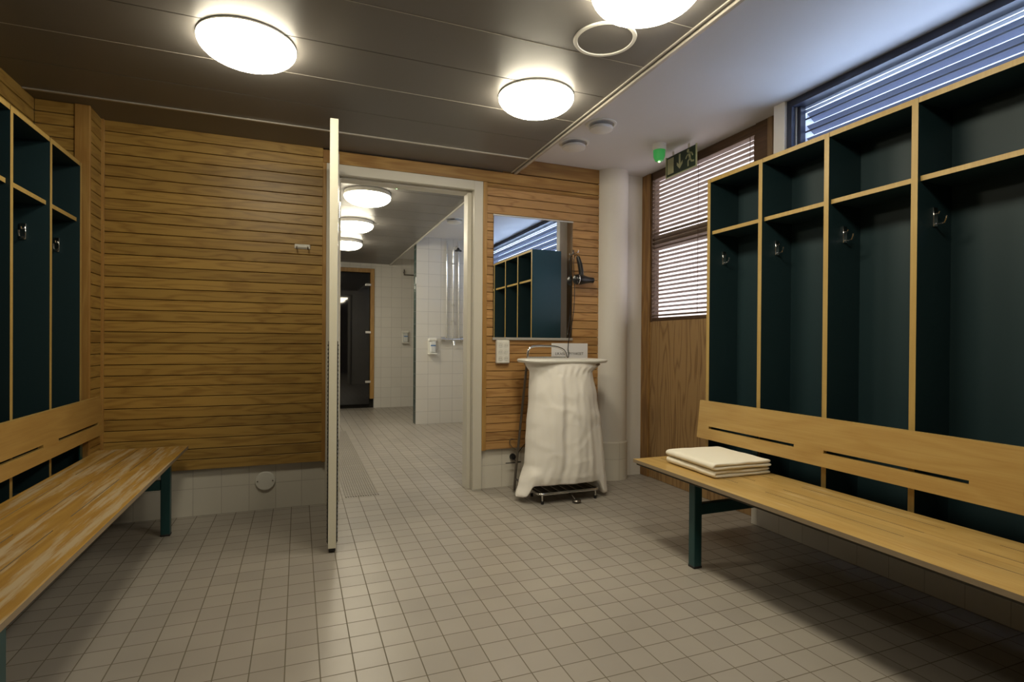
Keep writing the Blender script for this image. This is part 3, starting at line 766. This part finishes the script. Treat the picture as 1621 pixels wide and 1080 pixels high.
# barrel from the round back (left) to nozzle (right)
prof = [(.0005, -.055), (.022, -.054), (.034, -.045), (.038, -.028), (.038, -.005), (.033, .02), (.026, .045), (.021, .075), (.0205, .1), (.0175, .102), (.0165, .09), (.0005, .085)]
m.lathe([(r_, h_) for r_, h_ in prof], (1.862, 3.435, 1.452), 'X', 28); m.build('barrel', 'bplastic', hd)
m = MB(); m.lathe([(.0385, -.029), (.0396, -.027), (.0396, -.025), (.0385, -.023)], (1.862, 3.435, 1.452), 'X', 28); m.build('chrome_band', 'chrome', hd)
m = MB(); m.tube([(1.868, 3.438, 1.482), (1.866, 3.44, 1.52), (1.858, 3.442, 1.565), (1.846, 3.444, 1.604), (1.842, 3.445, 1.618)], [.0165, .018, .017, .0145, .011], 16); m.build('handle', 'bplastic', hd)
m = MB(); m.tube([(1.842, 3.445, 1.618), (1.838, 3.446, 1.626), (1.830, 3.446, 1.629), (1.820, 3.446, 1.624), (1.814, 3.446, 1.612), (1.812, 3.446, 1.595)], .0032, 8)
pts = [(1.812, 3.446, 1.595), (1.810, 3.448, 1.56), (1.815, 3.45, 1.50), (1.822, 3.452, 1.40), (1.818, 3.452, 1.25), (1.802, 3.455, 1.12), (1.786, 3.46, 1.04), (1.782, 3.47, .96), (1.79, 3.478, .90), (1.75, 3.482, .70), (1.60, 3.482, .42), (1.45, 3.482, .285), (1.40, 3.49, .215), (1.385, 3.50, .2)]
def smooth_pts(p, k=6):
    p = [Vector(q) for q in p]; out = []
    for i in range(len(p)-1):
        a, b, c_, d = p[max(i-1, 0)], p[i], p[i+1], p[min(i+2, len(p)-1)]
        for j in range(k):
            t = j/k; out.append(.5*((2*b)+(c_-a)*t+(2*a-5*b+4*c_-d)*t*t+(3*b-a-3*c_+d)*t**3))
    return out+[p[-1]]
m.tube(smooth_pts(pts), .0028, 8); m.build('power_cord', 'bplastic', hd)
hd.location = (1.882, 3.450, 1.45)
tag(hd, 'black hair dryer hanging by its handle right of the mirror', 'hair dryer')
hk = empty('wall_hook', (1.838, 3.5, 1.65))
m = MB(); m.rbox(1.832, 1.846, 3.494, 3.4998, 1.635, 1.67, .001); m.tube([(1.839, 3.495, 1.643), (1.839, 3.46, 1.640), (1.839, 3.425, 1.64), (1.839, 3.418, 1.655)], .003, 8); m.build('hook_body', 'chrome', hk)
tag(hk, 'small metal hook holding up the hair dryer', 'hook')

# wall hook left of the door: white plate with two small metal hooks
hp = empty('coat_hook_plate', (.02, 3.5, 1.56))
m = MB(); m.rbox(-.024, .064, 3.492, 3.4998, 1.55, 1.578, .005); m.rbox(-.012, .052, 3.486, 3.493, 1.556, 1.572, .003); m.build('plate', 'wplastic', hp)
for x in (-.012, .05):
    m = MB(); m.tube([(x, 3.491, 1.562), (x, 3.470, 1.556), (x, 3.462, 1.547), (x, 3.458, 1.553)], .0035, 8); m.build('prong', 'steel_dark', hp)
tag(hp, 'small white hook plate with two metal prongs on the wood left of the open door', 'hook')

# round access cover on the skirting tiles
rc = empty('access_cover', (-.178, 3.53, .12))
m = MB(); m.lathe([(.055, -.0005), (.055, -.009), (.051, -.013), (.0005, -.014)], (-.178, 3.53, .172), 'Y', 40); m.build('disc', 'wplastic', rc)
for x in (-.041, .041):
    m = MB(); m.lathe([(.0004, -.0155), (.004, -.0155), (.004, -.0125)], (-.178+x, 3.53, .172), 'Y', 12); m.build('screw', 'steel_dark', rc)
tag(rc, 'round white cover plate with two screws on the low tile strip', 'cover plate')

# ================================================================== laundry stand and bag
ls = empty('laundry_stand', (1.6, 3.16, 0))
ZR = .884
def rrect(cx_, cy_, hx, hy, r_, z, n=8):
    out = []
    for qx, qy, a0 in ((1, 1, 0), (-1, 1, PI/2), (-1, -1, PI), (1, -1, 1.5*PI)):
        for k in range(n+1):
            a = a0+PI/2*k/n; out.append((cx_+qx*(hx-r_)+r_*math.cos(a), cy_+qy*(hy-r_)+r_*math.sin(a), z))
    return out
cxs, cys = 1.618, 3.22
m = MB()
rings = [(.272, .165, -.014), (.282, .172, -.012), (.288, .178, -.004), (.288, .178, .004), (.282, .173, .010), (.256, .15, .0125)]
vs = []; K = 0
for hx, hy, dz in rings:
    rr = rrect(cxs, cys, hx, hy, .12, ZR+dz); K = len(rr); vs += rr
fs = [(i*K+k, i*K+(k+1)%K, (i+1)*K+(k+1)%K, (i+1)*K+k) for i in range(len(rings)-1) for k in range(K)]
fs.append(tuple((len(rings)-1)*K+k for k in range(K))); fs.append(tuple(range(K))[::-1])
m.add(vs, fs, 0, True); m.build('lid', 'wplastic', ls)
m = MB(); m.tube(rrect(cxs, cys, .24, .14, .10, ZR-.024), .007, 10, closed=True); m.build('rim_tube', 'steel_dark', ls)
# chrome loop rising behind the lid
m = MB(); m.tube(smooth_pts([(1.43, 3.36, ZR+.006), (1.435, 3.36, .945), (1.465, 3.36, .972), (1.56, 3.355, .977), (1.64, 3.35, .971), (1.695, 3.34, .945), (1.712, 3.33, ZR+.006)]), .0075, 10); m.build('handle', 'chrome', ls)
m = MB(); m.rbox(1.42, 1.73, 3.35, 3.37, ZR+.008, ZR+.022, .003); m.build('hinge_bar', 'chrome', ls)
# back posts
for x0, x1 in ((1.425, 1.352), (1.86, 1.89)):
    m = MB(); m.tube([(x0, 3.36, ZR-.02), (x1, 3.37, .12), (x1-.008, 3.37, .012)], .0085, 10); m.tube([(x0, 3.36, ZR-.02), (x0+.01, 3.34, ZR-.018)], .0085, 10); m.build('back_post', 'steel_dark', ls)
# low platform
ZP = .064
m = MB(); pr_ = rrect(1.593, 3.155, .215, .105, .04, ZP, 6); m.tube(pr_, .0075, 10, closed=True)
m.build('platform_rim', 'chrome', ls)
m = MB()
for k in range(7):
    x = 1.413+k*.06; m.tube([(x, 3.052, ZP+.002), (x, 3.258, ZP+.002)], .003, 8)
m.build('platform_wires', 'steel_dark', ls)
m = MB(); m.box(1.385, 1.80, 3.055, 3.255, ZP-.006, ZP-.004); m.build('platform_plate', plain('dark_metal_sheet', (.05, .045, .04), .4, metal=.6), ls)
for x, y in ((1.409, 3.062), (1.785, 3.066), (1.42, 3.25), (1.77, 3.25)):
    m = MB(); m.tube([(x, y, ZP-.004), (x, y, .018)], .005, 10); lg = m.build('leg', 'chrome', ls)
    m = MB(); yy = y; m.lathe([(.0005, 0), (.009, 0), (.009, .019), (.0005, .02)], (x, yy, 0), n=14); m.build('foot_cap', 'rubber', lg)
m = MB(); m.tube([(1.352, 3.37, .09), (1.40, 3.25, ZP)], .007, 8); m.build('base_link', 'steel_dark', ls)
m = MB(); m.tube([(1.89, 3.37, .09), (1.80, 3.25, ZP)], .007, 8); m.build('base_link', 'steel_dark', ls)
m = MB(); m.tube([(1.60, 3.10, ZP-.008), (1.61, 3.06, .04), (1.62, 3.03, .018)], .004, 8); m.lathe([(.0005, -.005), (.028, -.005), (.029, 0), (.024, .006), (.0005, .007)], (1.625, 3.02, .014), n=20); m.build('pedal', 'steel_dark', ls)
tag(ls, 'wheel-less laundry stand with white lid, chrome loop and low wire platform below the mirror', 'laundry stand')

# the bag: rings from the rim down, sagging over both sides of the platform
def lerp_tab(tab, t):
    for (a, b) in zip(tab[:-1], tab[1:]):
        if a[0] <= t <= b[0]:
            k = (t-a[0])/(b[0]-a[0]); k = k*k*(3-2*k); return [a[i]+(b[i]-a[i])*k for i in range(1, len(a))]
    return list(tab[-1][1:])
# t, left x, right x, half depth, centre y
tabz = [(.872, 1.358, 1.868, .155, 3.205), (.85, 1.366, 1.855, .155, 3.20), (.815, 1.388, 1.80, .15, 3.19), (.65, 1.377, 1.828, .160, 3.185), (.474, 1.358, 1.857, .155, 3.18),
        (.352, 1.350, 1.873, .15, 3.175), (.23, 1.342, 1.888, .145, 3.17), (.16, 1.302, 1.903, .135, 3.165), (.10, 1.275, 1.912, .115, 3.16)]
Z0_, Z1_ = .872, .10
tab = [((Z0_-q[0])/(Z0_-Z1_),)+q[1:] for q in tabz]
NR, NK = 56, 128; vs = []
for i in range(NR+1):
    t = i/NR; xl, xr, hy, cy_ = lerp_tab(tab, t); cxx = (xl+xr)/2; hx = (xr-xl)/2
    for k in range(NK):
        a = 2*PI*k/NK; ca, sa = math.cos(a), math.sin(a)
        p = 2.5; rr = (abs(ca)**p+abs(sa)**p)**(-1/p)
        x = cxx+hx*rr*ca; y = cy_+hy*rr*sa
        amp = .003+.012*min(t*2.2, 1)
        vert = noise.noise(Vector((ca*2.6+.4, sa*2.6, t*.9))) + .5*noise.noise(Vector((ca*6, sa*6+3, t*1.1)))
        crease = noise.noise(Vector((x*13, sa*2, t*9+x*6)))*.0025*min(t*3, 1)
        w1 = noise.noise(Vector((x*5-t*2.2, 3.3, t*3+x*3))); w2 = noise.noise(Vector((x*6+t*4.5, 9.1, t*5-x*4)))
        crease += ((1-abs(w1)*5)*.009 if abs(w1) < .2 else 0)*min(t*4, 1)*.55 + ((1-abs(w2)*6)*.0035 if abs(w2) < .166 else 0)*min(t*3, 1)
        fold = vert*amp*1.9 + crease
        if t < .09: fold = math.sin(a*30)*.0035*(t/.09) + fold*.3
        d = 1 if abs(ca) < .93 else .35
        x += ca*fold*.3*d; y += sa*fold
        # the hem rests on the platform in the middle and slumps over both ends
        q = (x-1.585)/.245
        e = min(1, max(0, (abs(q)-.93)/.2)); e = e*e*(3-2*e)
        zl = .035 if x < 1.585 else .016
        zend = .108*(1-e) + zl*e + .006*noise.noise(Vector((x*9, y*5, 2.)))
        # only the last part of the drop is affected by the sagging ends
        z = Z0_ + (Z1_-Z0_)*t; u = max(0, (t-.55)/.45); z += (zend-Z1_)*u*u
        vs.append((x, y, max(z, .011)))
fs = [(i*NK+k, i*NK+(k+1)%NK, (i+1)*NK+(k+1)%NK, (i+1)*NK+k) for i in range(NR) for k in range(NK)]
# bottom closure
o0 = NR*NK
for k in range(NK//2-1):
    a_, b_ = k+NK//4*0, NK-1-k
    fs.append((o0+k, o0+k+1, o0+NK-2-k, o0+NK-1-k))
m = MB(); m.add(vs, fs, 0, True); bag = m.build('laundry_bag', 'fabric')
md = bag.modifiers.new('smooth', 'SUBSURF'); md.levels = 1; md.render_levels = 1
tag(bag, 'large white cloth laundry bag hanging from the stand below the mirror, spread over its platform', 'laundry bag')

# plug and cable on the skirting by the stand
pg = empty('power_plug', (1.392, 3.5, .2))
m = MB(); m.lathe([(.0005, -.032), (.014, -.03), (.021, -.02), (.022, -.001)], (1.392, 3.53, .205), 'Y', 24); m.build('plug_body', 'bplastic', pg)
m = MB(); m.tube(smooth_pts([(1.392, 3.50, .200), (1.405, 3.49, .178), (1.44, 3.49, .172), (1.36, 3.495, .17), (1.33, 3.495, .17)]), .003, 8); m.build('plug_cord', 'bplastic', pg)
tag(pg, 'round black plug in the low tiles beside the laundry stand', 'plug')
cb = empty('wall_cable', (1.36, 3.49, .27))
m = MB(); m.tube(smooth_pts([(1.395, 3.49, .33), (1.362, 3.485, .335), (1.355, 3.483, .31), (1.372, 3.484, .28), (1.40, 3.488, .262)]), .0028, 8); m.build('cable', 'steel_dark', cb)
tag(cb, 'short loop of thin cable at the bottom edge of the wooden wall beside the stand', 'cable')

# ================================================================== shower fittings in the passage
sh = empty('shower', (1.78, 6.5, 1.0)); YW = 6.55
m = MB(); m.tube([(1.695, YW-.03, 1.03), (1.690, YW-.03, ZW-.03)], .0095, 12); m.build('pipe', 'chrome', sh)
m = MB(); m.tube([(1.845, YW-.03, 1.03), (1.84, YW-.03, ZW-.03)], .0095, 12); m.build('pipe', 'chrome', sh)
m = MB(); m.tube([(1.77, YW-.045, 1.03), (1.768, YW-.045, 2.06), (1.768, YW-.05, 2.13), (1.772, YW-.075, 2.165), (1.79, YW-.11, 2.165)], .009, 10); m.build('riser', 'chrome', sh)
m = MB(); m.lathe([(.0005, .03), (.012, .03), (.02, .012), (.042, 0), (.042, -.012), (.0005, -.014)], (1.805, YW-.13, 2.115), n=24); m.build('shower_head', 'bplastic', sh)
m = MB(); m.tube([(1.66, YW-.045, 1.03), (1.88, YW-.045, 1.03)], .017, 16); m.build('mixer_body', 'chrome', sh)
for x in (1.645, 1.895):
    m = MB(); m.lathe([(.0005, -.03), (.032, -.028), (.034, .02), (.0005, .022)], (x, YW-.045, 1.03), 'X', 20); m.build('knob', 'chrome', sh)
m = MB(); m.tube([(1.77, YW-.06, 1.02), (1.77, YW-.10, 1.0), (1.77, YW-.11, .955)], .014, 12); m.build('spout', 'chrome', sh)
for z in (1.45, 1.25, 1.95):
    m = MB(); m.rbox(1.755, 1.785, YW-.06, YW-.001, z, z+.02, .003); m.build('pipe_clip', 'chrome', sh)
tag(sh, 'chrome wall shower with two pipes, riser and black head on the white tiles', 'shower')
kb = empty('robe_hook', (1.965, 6.5, 1.03)); m = MB(); m.lathe([(.0005, -.05), (.02, -.048), (.022, -.02), (.012, -.018), (.012, 0)], (1.965, YW, 1.035), 'Y', 20); m.build('hook_body', 'chrome', kb)
tag(kb, 'small round chrome hook on the shower tiles right of the mixer', 'hook')
def soap(loc, label, s=1.):
    x, y, z = loc; r_ = empty('soap_dispenser', loc)
    m = MB(); m.rbox(x-.05, x+.05, y-.01, y, z, z+.18, .004); m.rbox(x-.052, x+.052, y-.085, y, z-.012, z+.004, .004); m.rbox(x-.045, x+.05, y-.07, y-.01, z+.15, z+.185, .006); m.build('holder', 'wplastic', r_)
    m = MB(); m.rbox(x-.032, x+.036, y-.075, y-.012, z+.006, z+.148, .012); m.build('bottle', plain('translucent_bottle', (.7, .72, .72), .3), r_)
    m = MB(); m.box(x-.028, x+.032, y-.0762, y-.075, z+.088, z+.104); m.build('bottle_label', 'soap_blue', r_)
    return tag(r_, label, 'soap dispenser', 'soap dispensers on the shower tiles')
soap((1.515, YW, .86), 'white soap dispenser with blue label on the shower wall left of the mixer')
soap((1.525, 8.4, .985), 'white soap dispenser on the far end wall beside the dark glass door')
rb = empty('wall_rail', (1.6, 8.4, 1.95)); m = MB()
m.tube([(1.50, 8.399, 2.06), (1.50, 8.34, 2.06)], .012, 10); m.tube([(1.50, 8.34, 2.10), (1.50, 8.34, 2.02), (1.90, 8.34, 2.02)], .012, 10); m.tube([(1.88, 8.34, 2.02), (1.88, 8.399, 2.02)], .012, 10); m.build('rail', 'steel_dark', rb)
tag(rb, 'thin metal rail high on the far end wall of the passage', 'rail')

# ================================================================== outside ground, daylight
g = MB(); g.box(2.75, 30, -12, 15, -.5, -.3); o = struct(g.build('ground_outside', plain('snowy_ground', (.8, .82, .88), .9)))
wd = bpy.data.worlds.new('sky'); scn.world = wd; wd.use_nodes = True
bg = wd.node_tree.nodes['Background']; bg.inputs[0].default_value = (.68, .80, 1., 1); bg.inputs[1].default_value = 7.5

# ================================================================== camera
cd = bpy.data.cameras.new('camera'); cam = bpy.data.objects.new('camera', cd); COL.objects.link(cam)
yaw, pit, rol = math.radians(21.4067), math.radians(-.2926), math.radians(.4131)
fw = Vector((math.sin(yaw)*math.cos(pit), math.cos(yaw)*math.cos(pit), math.sin(pit)))
rt = Vector((math.cos(yaw), -math.sin(yaw), 0)); up = rt.cross(fw)
R_ = rt*math.cos(rol)+up*math.sin(rol); U_ = -rt*math.sin(rol)+up*math.cos(rol)
cam.matrix_world = Matrix(((R_.x, U_.x, -fw.x, 0), (R_.y, U_.y, -fw.y, 0), (R_.z, U_.z, -fw.z, 1.), (0, 0, 0, 1)))
cd.sensor_fit = 'HORIZONTAL'; cd.sensor_width = 36; cd.lens = 862.84/1621*36; cd.shift_y = 6.71/1621; cd.clip_start = .02
scn.camera = cam
vs_ = scn.view_settings; vs_.view_transform = 'Standard'; vs_.look = 'None'; vs_.gamma = 1; vs_.exposure = .4
try: vs_.use_curve_mapping = False
except Exception: pass
